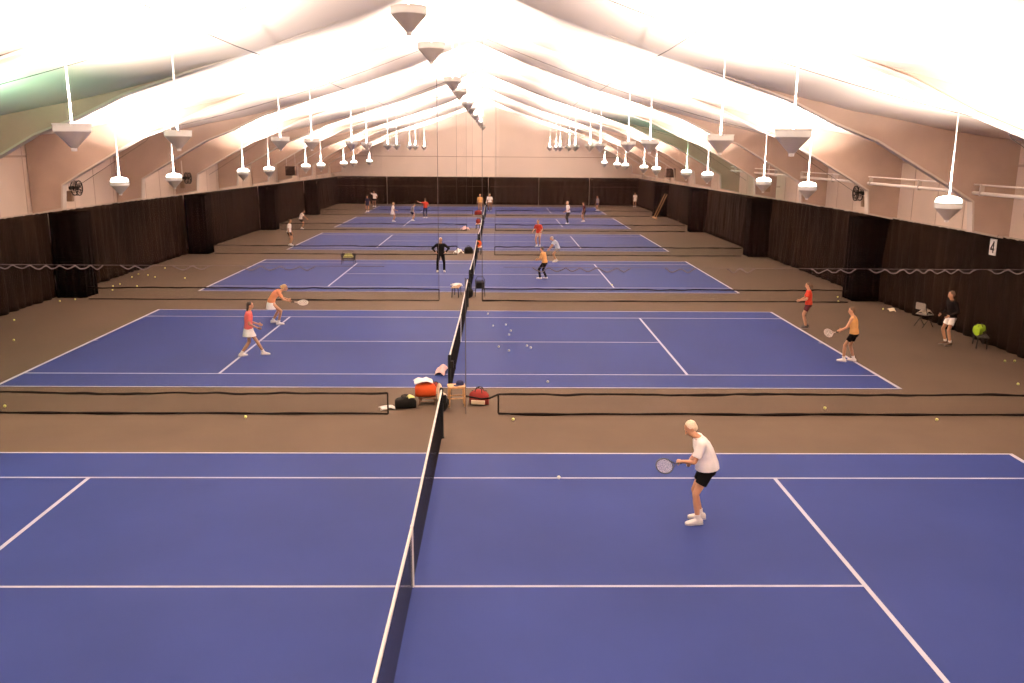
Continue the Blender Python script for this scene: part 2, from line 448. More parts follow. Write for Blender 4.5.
for x, z, where, grp in LROWS:
    proto = None; k = 0
    for P in PAIR:
        for dy in (-2.7, 2.7):
            y = P+dy
            if y < -24 or y > 75: continue
            d = y+21.5; px = 497+863*(x-1.17)/d if d > 0 else -999
            vis = d > 2 and -20 < px < 1044 and (150-863*(z-5.99)/d) > 0
            if vis:
                lab = f'{ORD[k] if k else "nearest visible"} white cone uplight {where}'; k += 1
            else: lab = f'white cone uplight {where}, beyond the picture'
            zt = roof(x)+.1
            if proto is None:
                proto = make_lamp(lab, z, zt, grp); proto.location = (x, y, z); o = proto
            else: o = dup(proto, (x, y, z), lab)
            green = (x < -10 and abs(y-.45) < .2) or (x > 10 and abs(y-31.65) < .2)
            ld = light_data('green', POW*.36, (.5, 1.0, .65)) if green else light_data('warm', POW*(.8 if abs(x) > 10 else 1.0), WARM)
            lo = bpy.data.objects.new('lamp_light', ld); C.objects.link(lo); lo.parent = o
            lo.location = (0, 0, .185 if z > 5.5 else .345); lo.rotation_euler = (PI, 0, 0)

# seam cables under the liner
for s, sd in ((-1, 'left'), (1, 'right')):
    b = MB(); b.tube([(s*5.6, y, roof(5.6)-.30-.05*math.sin((y+2)*.4)) for y in range(-24, 78, 2)], .014, 5)
    tag(b.build('roof_cable', M_CABLE), f'thin dark cable running under the {sd} roof slope', 'cable')

# ------------------------------------------------------------------ wall equipment
def wall_fan(s, y, label):
    t = thing('wall_fan', label, 'fan', (s*16.25, y, 4.35), 0, 'black fans on the side walls')
    r = .30
    def ring(rad, x, tr): 
        b_.tube([(x, rad*math.cos(2*PI*j/24), rad*math.sin(2*PI*j/24)) for j in range(24)], tr, 6, closed=True)
    b_ = MB()
    ring(r, -s*.10, .02); ring(r, s*.10, .02); ring(.2, -s*.13, .008); ring(.1, -s*.14, .008)
    for j in range(20):
        a = 2*PI*j/20; b_.tube([(-s*.10, r*math.cos(a), r*math.sin(a)), (-s*.15, .05*math.cos(a), .05*math.sin(a))], .006, 4)
        b_.tube([(-s*.10, r*math.cos(a), r*math.sin(a)), (s*.10, r*math.cos(a), r*math.sin(a)), (s*.14, .05*math.cos(a), .05*math.sin(a))], .006, 4)
    b_.build('cage', M_BLACK, t)
    b = MB()
    for j in range(4):
        a = 2*PI*j/4+.4; u = V((0, math.cos(a), math.sin(a))); w = V((0, -u.z, u.y))
        pts = [u*.05-w*.03+V((.02, 0, 0)), u*.26-w*.09+V((.04, 0, 0)), u*.27+w*.07-V((.04, 0, 0)), u*.05+w*.03-V((.02, 0, 0))]
        n0 = len(b.v); b.v += [tuple(p) for p in pts]+[tuple(p+V((.008, 0, 0))) for p in pts]
        for f in ((0,1,2,3),(7,6,5,4),(0,4,5,1),(1,5,6,2),(2,6,7,3),(3,7,4,0)): b.f.append(tuple(n0+i for i in f)); b.m.append(0)
    b.build('blades', mat('fan_blade', (.16, .11, .09), .5), t)
    b = MB(); b.tube([(-s*.08, 0, 0), (s*.30, 0, 0)], .075, 14); b.build('motor', M_BLACK, t)
    b = MB(); b.box(min(s*.2, s*.42), max(s*.2, s*.42), -.10, .10, -.55, -.12); b.build('bracket', mat('fan_bracket', (.30, .20, .13), .7), t, bevel=.01)
    b = MB(); b.tube([(s*.3, 0, .07), (s*.3, 0, .95)], .03, 8); b.build('conduit', M_PIPE, t)
    b = MB(); b.box(min(s*.2, s*1.0), max(s*.2, s*1.0), -.03, .03, -.3, -.24); b.build('arm', M_FRAME, t)
wall_fan(-1, 15.0, 'black caged fan high on the left wall by the nearer black curtain')
wall_fan(-1, 28.1, 'black caged fan high on the left wall by the third court')
wall_fan(1, 14.9, 'black caged fan high on the right wall, second from the viewer')
wall_fan(1, 28.2, 'black caged fan high on the right wall by the third court')
wall_fan(1, 2.7, 'black caged fan at the right picture edge above the curtain')
for s, y, sd in ((-1, 50.5, 'left'), (1, 52.5, 'right')):
    t = thing('unit_heater', f'reddish brown box heater hung high near the {sd} wall', 'heater', (s*15.7, y, 4.25), 0, 'hanging unit heaters')
    b = MB(); b.box(-.42, .42, -.25, .25, -.38, .38); b.build('cabinet', M_BROWN, t, bevel=.02)
    b = MB()
    for q in range(6): b.box(-.36, .36, -.285, -.25, -.3+.11*q, -.26+.11*q)
    b.build('louvre', M_BLACK, t)
    for q in (-1, 1):
        b = MB(); b.tube([(q*.35, 0, .38), (q*.35, 0, 1.9)], .015, 6); b.build('hanger_rod', M_PIPE, t)
t = thing('wall_pipe', 'long white pipe running along the right wall above the curtain', 'pipe', (15.95, 0, 4.80))
b = MB(); b.tube([(0, -4, 0), (0, 15, 0.03), (0, 34, .06)], .055, 10); b.build('pipe', M_PIPE, t)
b = MB(); b.tube([(0, -4, .26), (0, 34, .30)], .025, 8); b.build('branch_pipe', M_PIPE, t)
for y in range(-3, 34, 4):
    b = MB(); b.box(-.065, .065, y-.03, y+.03, -.065, .29); b.build('clamp', M_FLANGE, t)

# ------------------------------------------------------------------ tennis balls
def ball(p, label, group=None, m=M_BALL, me={}):
    if m.name not in me:
        b = MB(); b.ell((0,0,0), (.0335,)*3, None, 14, 8); me[m.name] = b.mesh('tennis_ball', [m])
    o = bpy.data.objects.new('tennis_ball', me[m.name]); C.objects.link(o); o.location = p
    return tag(o, label, 'tennis ball', group)
for x, y in [(.82,10.17),(1.02,7.92),(1.47,8.11),(1.63,7.08),(1.56,6.43),(1.22,4.64),(1.53,4.1),(2.1,4.79),(2.21,4.52)]:
    ball((x, y, .045), 'pale tennis ball in the scatter right of the second net', 'balls scattered on the second court', M_BALLP)
ball((2.51, .5, .045), 'lone pale tennis ball near the front line of the second court', None, M_BALLP)
ball((2.33, -6.34, .045), 'lone tennis ball on the nearest court near the man in white', None, M_BALLP)
ball((6.4, 17.46, .045), 'tennis ball by the right service line of the third court', None)
for (x, y), w in zip([(-10.42,-1.8),(-4.55,-2.6),(9.02,-1.8),(11.27,-2.7),(1.54,-2.75)],
                  ['at the left picture edge', 'left of the bags', 'right of centre', 'far to the right', 'just right of the bags']):
    ball((x, y, .034), f'yellow tennis ball by the nearest divider hem, {w}', 'balls along the nearest divider net')
for x, y in [(16.16,3.02),(16.46,3.03)]: ball((x, y, .034), 'yellow tennis ball of a pair by the right curtain', 'ball pair by the right curtain')
ball((15.02, .44, .034), 'yellow tennis ball alone near the right picture edge')
for x, y in [(-15.35,15.4),(-15.79,16.47),(-15.74,17.06),(-14.75,16.5),(-15.75,22.45),(-15.03,19.27),(-15.62,19.93),(-16.2,20.24),(-16.1,19.23),(-13.53,19.0)]:
    ball((x, y, .034), 'tennis ball strewn by the left curtain beside the third court', 'balls beside the third court')
for x, y in [(-16.2,12.57),(-15.8,13.0),(-15.87,8.65),(-14.11,5.39)]:
    ball((x, y, .034), 'tennis ball on the bare floor left of the second court', 'balls left of the second court')
for x, y in [(15.19,13.3),(15.6,14.43),(16.3,11.6)]:
    ball((x, y, .034), 'tennis ball near the black column curtain on the right', 'balls by the right column')

# ------------------------------------------------------------------ people
SKIN = mat('skin', (0.42, 0.21, 0.115), 0.55)
SKINL = mat('skin_pale', (0.50, 0.28, 0.17), 0.55)
M_EYE = mat('eye_dark', (0.02, 0.015, 0.012), 0.3)
M_SHOE = mat('shoe_white', (0.78, 0.74, 0.70), 0.6)
M_SOLE = mat('shoe_sole', (0.25, 0.22, 0.2), 0.7)
def cloth(name, c): return mat('cloth_'+name, c, 0.9, spec=0.06, var=0.06, vscale=9, bump=.25, bscale=14)
def hairm(name, c): return mat('hair_'+name, c, 0.65, var=0.2, vscale=40, bump=.4, bscale=60)

def ik(a, c, l1, l2, pole):
    a = V(a); c = V(c); d = c-a; D = d.length
    D2 = min(D, (l1+l2)*.999); 
    if D > D2: c = a+d*(D2/D); d = c-a; D = D2
    u = d.normalized(); x = (l1*l1-l2*l2+D*D)/(2*D); h = math.sqrt(max(0, l1*l1-x*x))
    p = V(pole); p = p-u*p.dot(u)
    p = p.normalized() if p.length > 1e-5 else V((0,1,0))
    return a+u*x+p*h, c
def capsule(b, p, q, r0, r1, k=14, flat=False):
    p = V(p); q = V(q); t = q-p; Ln = t.length; t = t/Ln
    a = t.orthogonal().normalized(); c = t.cross(a); rs = []
    prof = []
    if not flat:
        for i in range(5): th = PI/2*(1-i/5)*.98; prof.append((-r0*math.sin(th), r0*math.cos(th)))
    prof += [(0, r0), (Ln*.5, (r0+r1)/2), (Ln, r1)]
    if not flat:
        for i in range(1, 6): th = PI/2*i/5*.98; prof.append((Ln+r1*math.sin(th), r1*math.cos(th)))
    for s, r in prof:
        rs.append([p+t*s+(a*math.cos(2*PI*j/k)+c*math.sin(2*PI*j/k))*r for j in range(k)])
    b.rings(rs)
def loft(b, rings, k=20):
    """rings: (centre, right, fwd, rx, ry)"""
    rs = []
    for c, r, f, rx, ry in rings:
        rs.append([V(c)+V(r)*rx*math.cos(2*PI*j/k)+V(f)*ry*math.sin(2*PI*j/k) for j in range(k)])
    b.rings(rs)
def remeshed(b, name, m, parent, vox, smooth=6, factor=.5):
    o = b.build(name, m, None, smooth=False)
    r = o.modifiers.new('r', 'REMESH'); r.mode = 'VOXEL'; r.voxel_size = vox
    s = o.modifiers.new('s', 'SMOOTH'); s.iterations = smooth; s.factor = factor
    dg = bpy.context.evaluated_depsgraph_get()
    me = bpy.data.meshes.new_from_object(o.evaluated_get(dg)); me.name = name
    o.modifiers.clear(); old = o.data; o.data = me; bpy.data.meshes.remove(old)
    me.shade_smooth(); o.parent = parent
    if not me.materials: me.materials.append(m)
    return o

def person(label, loc, yaw, H=1.72, lean=6, feet=((-.11, 0, 0), (.11, 0, 0)), hipdrop=.02, hands=(None, None), poles=((-.5, -1, -.3), (.5, -1, -.3)),
           head=(0, 0), build=1.0, top=None, tank=False, long_sleeve=False, bottom=None, kind='shorts', hair=None, hairstyle='short', sock=True, skin=SKIN,
           grip=(None, None), vox=.012, twist=0, shoe=M_SHOE, cap=None, foot_yaw=(8, -8), heel=(0, 0), group=None, belly=0):
    t = thing('person', label, 'person', (loc[0], loc[1], loc[2] if len(loc) > 2 else .012), math.radians(yaw), group)
    t.scale = (H/1.75,)*3
    hx = .012 if vox < .011 else vox
    Lr = math.radians(lean)
    hip = V((0, -.10*math.sin(Lr)-.02, .93-hipdrop))
    def spine(s):                      # s metres above the hip joint
        ang = Lr*min(1, .35+s*1.1)
        return hip+V((0, math.sin(ang)*s, math.cos(ang)*s)), ang
    tw = math.radians(twist)
    def frame(s):
        c, a = spine(s); q = tw*min(1, s/.5)
        r = V((math.cos(q), math.sin(q), 0)); f = V((-math.sin(q)*math.cos(a), math.cos(q)*math.cos(a), -math.sin(a)))
        return c, r, f
    bw = build
    T = [(-.06, .13*bw, .095*bw), (0, .165*bw, .115*bw), (.07, .16*bw, .112*bw+belly*.5), (.17, .142*bw, .10*bw+belly), (.30, .158*bw, .112*bw+belly*.3), (.40, .168*bw, .108*bw), (.47, .155*bw, .085*bw), (.515, .10, .065), (.55, .058, .055)]
    def ring(s, rx, ry, g=0): c, r, f = frame(s); return (c, r, f, rx+g, ry+g)
    body = MB()
    loft(body, [ring(s, rx, ry) for s, rx, ry in T])
    nb, nr, nf = frame(.54)
    hp, hy = math.radians(head[0]), math.radians(head[1])      # pitch down, yaw
    cdir = (nf*.35+(nr.cross(nf))*.95).normalized() if lean > 14 else V((0, math.sin(Lr*.6)+.12, 1)).normalized()
    hc = nb+cdir*.165+V((0, .015, 0))
    capsule(body, nb-cdir*.05, hc-V((0, 0, .05)), .056, .050)
    R = Euler((0, 0, tw+hy)).to_matrix() @ Euler((-hp, 0, 0)).to_matrix()
    def hd(x, y, z): return hc+R @ V((x, y, z))
    fine = vox < .011
    body.ell(hc+R @ V((0, -.012, .03)), (.076, .096, .092), R)                 # cranium
    body.ell(hd(0, .022, -.035), (.060, .066, .082), R)                          # face
    body.ell(hd(0, .048, -.092), (.032, .030, .024), R)                          # chin
    capsule(body, hd(0, .088, .010), hd(0, .108, -.030), .009, .014)             # nose
    body.ell(hd(0, .080, -.064), (.026, .012, .012), R)                          # mouth
    body.ell(hd(0, .078, .028), (.052, .014, .010), R)                           # brow
    for s in (-1, 1):
        body.ell(hd(s*.076, -.005, -.012), (.012, .020, .033), R)                # ears
    arms = []
    for i, s in enumerate((-1, 1)):
        c, r, f = frame(.455)
        sh = c+r*(s*.175*bw)
        if hands[i] is None: tgt = sh+V((s*.10, .05, -.53))
        else: tgt = V(hands[i])
        el, wr = ik(sh, tgt, .295, .255, poles[i])
        capsule(body, c+r*(s*.09), sh, .062*bw, .056*bw)
        capsule(body, sh, el, .050*bw, .040); capsule(body, el, wr, .040, .027)
        d = (wr-el).normalized(); arms.append((sh, el, wr, d))
        # hand
        g = V(grip[i]).normalized() if grip[i] else None
        if g is None:
            n = V((-s, .2, 0)); n = (n-d*n.dot(d)).normalized(); wd = d.cross(n)
            if wd.dot(V((0, 1, 0.3))) < 0: wd = -wd
        else:
            wd = (g-d*g.dot(d)).normalized(); n = d.cross(wd)
            if n.dot(V((-s, 0, -.4))) < 0: n = -n
        pc = wr+d*.055
        body.ell(pc, (1, 1, 1), Matrix((wd*.042, n*.017, d*.058)).transposed())
        fl = (.070, .078, .074, .058); cur = .35 if g is None else 1.25
        for q in range(4):
            off = (1.5-q)*.021
            p0 = wr+d*.095+wd*off; d1 = (d*math.cos(cur*.55)+n*math.sin(cur*.55)); d2 = (d*math.cos(cur*1.6)+n*math.sin(cur*1.6))
            p1 = p0+d1*fl[q]*.5; p2 = p1+d2*fl[q]*.55
            capsule(body, p0-d*.02, p1, .0098, .0092, 8); capsule(body, p1, p2, .0092, .0075, 8)
        p0 = wr+d*.03+wd*.036; p1 = p0+(wd*.6+d*.7+n*.25).normalized()*.042; p2 = p1+(d*.75+n*(.3 if g is None else .8)).normalized()*.032
        capsule(body, p0-wd*.012, p1, .0125, .0105, 8); capsule(body, p1, p2, .0105, .0085, 8)
    legs = []
    for i, s in enumerate((-1, 1)):
        hj = hip+V((s*.088, 0, -.02)); fx, fyy, fz = feet[i]
        an = V((fx, fyy, .085+fz))
        fd = Euler((0, 0, math.radians(foot_yaw[i]))).to_matrix() @ V((0, 1, 0))
        kn, an = ik(hj, an, .435, .425, fd+V((s*.12, 0, 0)))
        capsule(body, hj, kn, .082*bw, .052); capsule(body, kn, kn+(an-kn)*.35, .050, .053); capsule(body, kn+(an-kn)*.35, an, .053, .036)
        capsule(body, an, an+fd*.10+V((0, 0, -.05)), .034, .028)
        legs.append((hj, kn, an, fd))
    bo = remeshed(body, 'body', skin, t, vox, 5)
    for s in (-1, 1):
        e = MB(); e.ell(hd(s*.030, .081, .008), (.012, .007, .007), R, 10, 6); e.build('eye', M_EYE, bo)
    # shirt
    g = .018
    if top:
        b = MB(); hemz = -.02 if kind != 'none' else 0
        TT = [(hemz, .170*bw, .122*bw+belly), (.07, .165*bw, .118*bw+belly)]+[x for x in T if .1 < x[0] < .48]+[(.512, .112, .072)]
        if tank: TT = TT[:-2]+[(.46, .130, .082)]
        loft(b, [ring(s, rx, ry, g) for s, rx, ry in TT])
        for i, s in enumerate((-1, 1)):
            sh, el, wr, d = arms[i]; c, r, f = frame(.455)
            if tank:
                for yy in (1, -1): capsule(b, c+r*(s*.10)+f*(.055*yy), c+r*(s*.095)+V((0, 0, .075)), .03, .024)
            else:
                capsule(b, c+r*(s*.08), sh, .074*bw, .070*bw)
                if long_sleeve: capsule(b, sh, el, .066*bw, .054); capsule(b, el, el+(wr-el)*.93, .054, .040)
                else: capsule(b, sh, sh+(el-sh)*.72, .066*bw, .068*bw, flat=True); b.ell(sh, (.067*bw,)*3)
        so = remeshed(b, 'shirt', top, t, max(vox*.8, .008), 4)
        if not tank:
            c_ = MB(); cc, cr, cf = frame(.528)
            c_.tube([cc+cr*(.075*math.cos(2*PI*j/16))+cf*(.068*math.sin(2*PI*j/16)) for j in range(16)], .012, 6, closed=True); c_.build('collar', top, so)
    if bottom:
        b = MB()
        if kind == 'skirt':
            loft(b, [ring(.10, .150*bw, .108*bw, .012), ring(.02, .168*bw, .122*bw, .014), (hip+V((0, .0, -.10)), (1,0,0), (0,1,0), .205*bw, .170*bw), (hip+V((0, .02, -.24)), (1,0,0), (0,1,0), .245*bw, .215*bw)])
        else:
            loft(b, [ring(.10, .150*bw, .108*bw+belly*.6, .010), ring(.02, .166*bw, .118*bw+belly*.3, .012), ring(-.05, .165*bw, .12*bw, .012), ring(-.10, .15*bw, .11*bw, .01)])
            fr = .58 if kind == 'shorts' else 1.0
            for hj, kn, an, fd in legs:
                e = hj+(kn-hj)*fr
                capsule(b, hj, e, .098*bw, (.086 if kind == 'shorts' else .064)*bw, flat=(kind == 'shorts'))
                b.ell(hj, (.098*bw,)*3)
                if kind != 'shorts': capsule(b, kn, an+V((0, 0, .01)), .066, .056)
        remeshed(b, {'shorts': 'shorts', 'skirt': 'skirt', 'trousers': 'trousers'}[kind], bottom, t, max(vox*.8, .008), 4)
    for hj, kn, an, fd in legs:
        b = MB(); side = V((fd.y, -fd.x, 0)); base = V((an.x, an.y, an.z-.085))
        def fr(yo, z, rx, rz): return [base+fd*yo+V((0, 0, z))+side*(rx*math.cos(2*PI*j/14))+V((0, 0, 1))*(rz*math.sin(2*PI*j/14)) for j in range(14)]
        b.rings([fr(-.085, .045, .02, .025), fr(-.07, .05, .038, .045), fr(-.02, .058, .043, .056), fr(.05, .050, .044, .048), fr(.11, .038, .049, .036), fr(.17, .030, .044, .028), fr(.205, .026, .022, .018)])
        capsule(b, base+V((0, 0, .06)), base+V((0, 0, .11)), .046, .046, flat=True)
        so = remeshed(b, 'shoe', shoe, t, .010, 3)
        b = MB(); prof = [(-.088, .018), (-.075, .037), (-.02, .044), (.05, .042), (.11, .05), (.17, .045), (.205, .02)]
        lo = [base+fd*y+side*w for y, w in prof]+[base+fd*y-side*w for y, w in reversed(prof)]
        b.rings([[p+V((0, 0, -.002)) for p in lo], [p+V((0, 0, .022)) for p in lo]]); b.build('sole', M_SOLE if shoe is not M_SHOE else M_LINE, so)
        if sock:
            b = MB(); capsule(b, an+V((0, 0, -.01)), an+(kn-an)*.20, .041, .050, flat=True); b.build('sock', M_SHOE, t)
    if hair:
        b = MB()
        b.ell(hd(0, -.026, .042), (.083, .093, .090), R)
        b.ell(hd(0, -.055, .0), (.076, .062, .080), R)
        if hairstyle == 'long':
            b.ell(hd(0, -.062, -.075), (.072, .045, .10), R); b.ell(hd(0, -.06, -.15), (.05, .035, .06), R)
        elif hairstyle == 'bun':
            b.ell(hd(0, -.13, .03), (.045, .045, .045), R)
        elif hairstyle == 'tail':
            capsule(b, hd(0, -.11, .04), hd(0, -.15, -.05), .035, .03); capsule(b, hd(0, -.15, -.05), hd(0, -.13, -.15), .03, .012)
        elif hairstyle == 'fringe':
            b = MB(); b.ell(hd(0, -.052, .0), (.0815, .060, .062), R)
            for s in (-1, 1): b.ell(hd(s*.066, -.022, .004), (.017, .036, .036), R)
        remeshed(b, 'hair', hair, t, max(vox*.8, .008), 3)
    if cap:
        b = MB(); b.ell(hd(0, -.015, .055), (.086, .104, .078), R); b.ell(hd(0, .10, .045), (.066, .07, .012), R)
        remeshed(b, 'cap', cap, t, max(vox*.8, .008), 2)
    sc_ = H/1.75; Rz = Euler((0, 0, math.radians(yaw))).to_matrix()
    def world(p): return V(t.location)+Rz @ (V(p)*sc_)
    t['_'] = 0; del t['_']
    return t, [world(a[2]+a[3]*.085) for a in arms], Rz

def racket(label, hand, axis, normal, col=(0.02, 0.02, 0.02), strings=(0.75, 0.72, 0.68), sr=.0016):
    """hand = world point gripped, axis = from grip to head"""
    t = thing('tennis_racket', label, 'racket', tuple(hand), 0)
    a = V(axis).normalized(); n = V(normal); n = (n-a*n.dot(a)).normalized(); w = a.cross(n)
    fm = mat('racket_frame_%d' % (hash(col) % 997), col, .35); sm_ = mat('racket_strings', strings, .6)
    b = MB(); b.tube([a*-.09, a*-.08, a*.10, a*.12], [.017, .016, .0145, .012], 8); b.build('grip', M_BLACK, t)
    hc = a*.43; rx, ry = .125, .165
    b = MB(); N = 36
    b.tube([hc+a*(ry*math.cos(2*PI*j/N))+w*(rx*math.sin(2*PI*j/N)) for j in range(N)], .0105, 8, closed=True); b.build('head_frame', fm, t)
    b = MB(); b.tube([a*.11, a*.20], .011, 8)
    for s in (-1, 1): b.tube([a*.19, a*.23+w*(s*.025), a*.30+w*(s*.078)], .009, 6)
    b.build('throat', fm, t)
    b = MB()
    for q in range(-8, 9):
        x = q*rx/8.6; h = ry*math.sqrt(max(0, 1-(x/rx)**2)); b.tube([hc+w*x-a*h, hc+w*x+a*h], sr, 4)
    for q in range(-10, 11):
        y = q*ry/10.6; h = rx*math.sqrt(max(0, 1-(y/ry)**2)); b.tube([hc+a*y-w*h, hc+a*y+w*h], sr, 4)
    b.build('strings', sm_, t, smooth=False)
    return t

W_ = cloth('white', (0.93, 0.89, 0.85)); BK = cloth('black', (0.004, 0.0035, 0.0035)); PINK = cloth('pink', (0.62, 0.13, 0.12)); PEACH = cloth('peach', (0.62, 0.24, 0.12))
RED = cloth('red', (0.45, 0.045, 0.025)); TAN = cloth('tan', (0.62, 0.33, 0.12)); NAVY = cloth('navy', (0.02, 0.02, 0.05)); DRED = cloth('dark_red', (0.07, 0.015, 0.02)); YEL = cloth('yellow', (0.55, 0.40, 0.15))
GREY = cloth('grey', (0.25, 0.23, 0.24)); LBL = cloth('pale_blue', (0.62, 0.68, 0.75))
HD = hairm('dark', (0.02, 0.012, 0.008)); HB = hairm('brown', (0.09, 0.045, 0.02)); HW = hairm('white', (0.75, 0.62, 0.45)); HBL = hairm('blonde', (0.55, 0.36, 0.16)); HG = hairm('grey', (0.35, 0.3, 0.27))

# the man on the nearest court, facing left
t, hnd, Rz = person('white-haired man in white polo and black shorts standing on the nearest court', (4.56, -8.20), 86, 1.80, lean=20, hipdrop=.015,
    feet=((-.13, .07, 0), (.09, -.01, 0)), hands=((-.05, .36, 1.02), (.10, .20, 1.00)), poles=((-1, -.5, -.5), (1, -.5, -.5)), head=(34, 10), build=1.1, belly=.04,
    top=W_, bottom=BK, hair=HW, hairstyle='short', grip=((.2, .6, -.6), (.2, .6, -.6)), vox=.0085, foot_yaw=(10, -5), skin=SKIN)
ax = (hnd[0]-hnd[1]).normalized()
racket('black racket with pale strings held by the man in white polo', hnd[1]*.7+hnd[0]*.3, ax+V((.12, -.42, -.12)), (.25, -.75, .60))
# two women on the left of the second court
t, hnd, Rz = person('dark-haired woman in pink top and white skirt striding on the second court', (-6.12, 3.48), -78, 1.68, lean=5, hipdrop=.07,
    feet=((.06, -.28, 0), (-.02, .38, 0)), hands=((-.16, .24, .96), (.18, .24, .90)), poles=((-.5, -1, -.6), (.5, -1, -.6)), head=(8, 0), build=.95, top=PINK, tank=False, bottom=W_, kind='skirt', hair=HD, hairstyle='long', vox=.011, grip=(None, (.2, 1, .1)), foot_yaw=(25, -10))
t, hnd, Rz = person('blonde woman in peach top and white skirt crouching behind the pink-topped woman', (-6.62, 8.25), -72, 1.70, lean=42, hipdrop=.13,
    feet=((-.22, -.05, 0), (.20, .12, 0)), hands=((-.10, .50, .86), (.12, .52, .82)), poles=((-.8, -.6, -.4), (.8, -.6, -.4)), head=(6, 0), build=.97, top=PEACH, bottom=W_, kind='skirt', hair=HBL, hairstyle='bun', vox=.012, grip=((0, .8, .2), (0, .8, .2)))
racket('pale racket held out by the crouching blonde woman', hnd[1]+V((.01, 0, .0)), (.95, -.05, -.04), (0, -.6, .8), (.6, .55, .5))
# two women on the right of the second court
t, hnd, Rz = person('woman in red top and dark shorts standing by the right baseline of the second court', (11.98, 7.95), 75, 1.62, lean=4, hands=((-.17, .30, 1.05), (.10, .30, 1.03)), poles=((-.9, -.6, -.3), (.9, -.6, -.3)),
    feet=((-.13, .02, 0), (.12, -.02, 0)), head=(10, 0), build=.95, top=RED, bottom=DRED, hair=HB, hairstyle='tail', vox=.012, sock=False, shoe=mat('shoe_dark', (.04, .03, .03), .6))
t, hnd, Rz = person('woman in tan top and black shorts with racket at the right baseline', (11.55, 2.98), 48, 1.64, lean=10, hands=((-.26, .30, .98), (-.05, .32, 1.0)), poles=((-.9, -.6, -.4), (.9, -.6, -.3)),
    feet=((-.16, .16, 0), (.10, -.06, 0)), head=(10, 20), build=.95, top=TAN, bottom=BK, hair=HB, hairstyle='short', vox=.012, grip=((-.3, .9, .0), None), tank=True)
racket('pale racket held out left by the woman in tan top', hnd[0], (-.80, -.45, .02), (.1, -.8, .5), (.5, .4, .35))
person('person in black shirt and white shorts standing by the right curtain', (15.62, 5.30), 100, 1.76, lean=6, hands=((-.22, .20, .98), (.20, .20, .98)), top=BK, bottom=W_, hair=HB, vox=.012, head=(12, -15), long_sleeve=True, shoe=mat('shoe_brown', (.12, .06, .03), .6))
# third court
person('white-haired person all in black standing left of the third net', (-1.68, 21.7), 185, 1.74, lean=3, hands=((-.26, .06, 1.02), (.26, .06, 1.02)), poles=((-1, -.5, 0), (1, -.5, 0)), top=BK, long_sleeve=True, bottom=BK, kind='trousers', hair=HW, build=1.08, vox=.014, feet=((-.17, 0, 0), (.17, 0, 0)))
t, hnd, Rz = person('dark-haired person in tan top and black trousers right of the third net', (3.38, 19.45), 60, 1.60, lean=14, hipdrop=.06, hands=((-.12, .34, .98), (.10, .35, 1.0)), top=TAN, bottom=BK, kind='trousers', hair=HD, vox=.014, feet=((-.15, .14, 0), (.12, -.08, 0)))
person('person in pale blue shirt between third and fourth courts', (4.42, 25.95), 100, 1.62, lean=30, hipdrop=.12, hands=((-.1, .5, .7), (.1, .5, .7)), top=LBL, bottom=GREY, hair=HG, vox=.016, feet=((-.18, .1, 0), (.16, -.05, 0)))
# fourth court
person('person in red top and pale shorts on the right of the fourth court', (3.76, 33.5), 150, 1.74, lean=10, top=RED, bottom=cloth('pale', (.5, .36, .28)), hair=HB, vox=.016, hands=((-.3, .3, 1.0), (.3, .2, 1.0)))
person('person in white shirt and black shorts at the left end of the fourth court', (-11.95, 33.3), -95, 1.70, top=W_, bottom=BK, hair=HB, vox=.016)
person('person in white behind the left end of the fourth court', (-13.86, 45.2), -80, 1.60, lean=20, hipdrop=.1, top=W_, bottom=BK, hair=HD, vox=.018, hands=((-.1, .5, .8), (.1, .5, .8)))
# fifth and farthest courts
person('person all in white on the left of the fifth court', (-7.7, 52.4), -70, 1.66, top=W_, bottom=W_, kind='skirt', hair=HBL, vox=.018, hands=((-.2, .35, 1.0), None))
person('person in grey behind the white-clad player on the fifth court', (-6.2, 53.6), -70, 1.58, lean=18, hipdrop=.08, top=GREY, bottom=NAVY, hair=HB, vox=.018)
person('person in red shirt and dark trousers with one arm raised, fifth court', (-5.35, 57.0), 20, 1.76, top=RED, bottom=NAVY, kind='trousers', hair=HB, vox=.018, hands=((-.62, .1, 1.45), (.25, .2, 1.0)), poles=((-.2, -1, -.5), (.5, -1, -.3)))
person('person in white shirt by the far left curtain', (-12.0, 71.9), 160, 1.72, top=W_, bottom=BK, hair=HD, vox=.02, hands=((-.3, .1, .95), (.3, .2, 1.5)))
person('dark-clad person at the left end of the farthest court', (-11.6, 64.2), 170, 1.60, top=NAVY, bottom=NAVY, hair=HD, vox=.02)
person('white-haired person in white shirt and black trousers on the right of the fifth court', (7.05, 51.4), 110, 1.90, top=W_, bottom=BK, kind='trousers', hair=HW, vox=.018, lean=8, feet=((-.22, .1, 0), (.2, -.1, 0)), hands=((-.3, .25, 1.0), (.35, .1, .95)), build=1.05)
person('dark-clad person beside the white-shirted player on the fifth court', (8.6, 53.6), 100, 1.72, top=DRED, bottom=BK, hair=HB, vox=.018)
person('dimly seen person near the right end of the farthest court', (11.4, 67.8), 120, 1.55, top=GREY, bottom=NAVY, hair=HB, vox=.02)
person('person in white beside the far right corner curtain', (16.3, 74.6), 150, 1.60, top=W_, bottom=W_, hair=HB, vox=.02)
person('person in white shirt standing right of the farthest nets', (0.35, 66.5), 180, 1.74, top=W_, bottom=cloth('brown', (.22, .12, .07)), kind='trousers', hair=HW, vox=.018, build=1.1)
person('person in tan shirt standing left of the farthest nets', (-.62, 66.2), 175, 1.72, top=TAN, bottom=cloth('brown', (.22, .12, .07)), kind='trousers', hair=HBL, vox=.018, build=1.1)

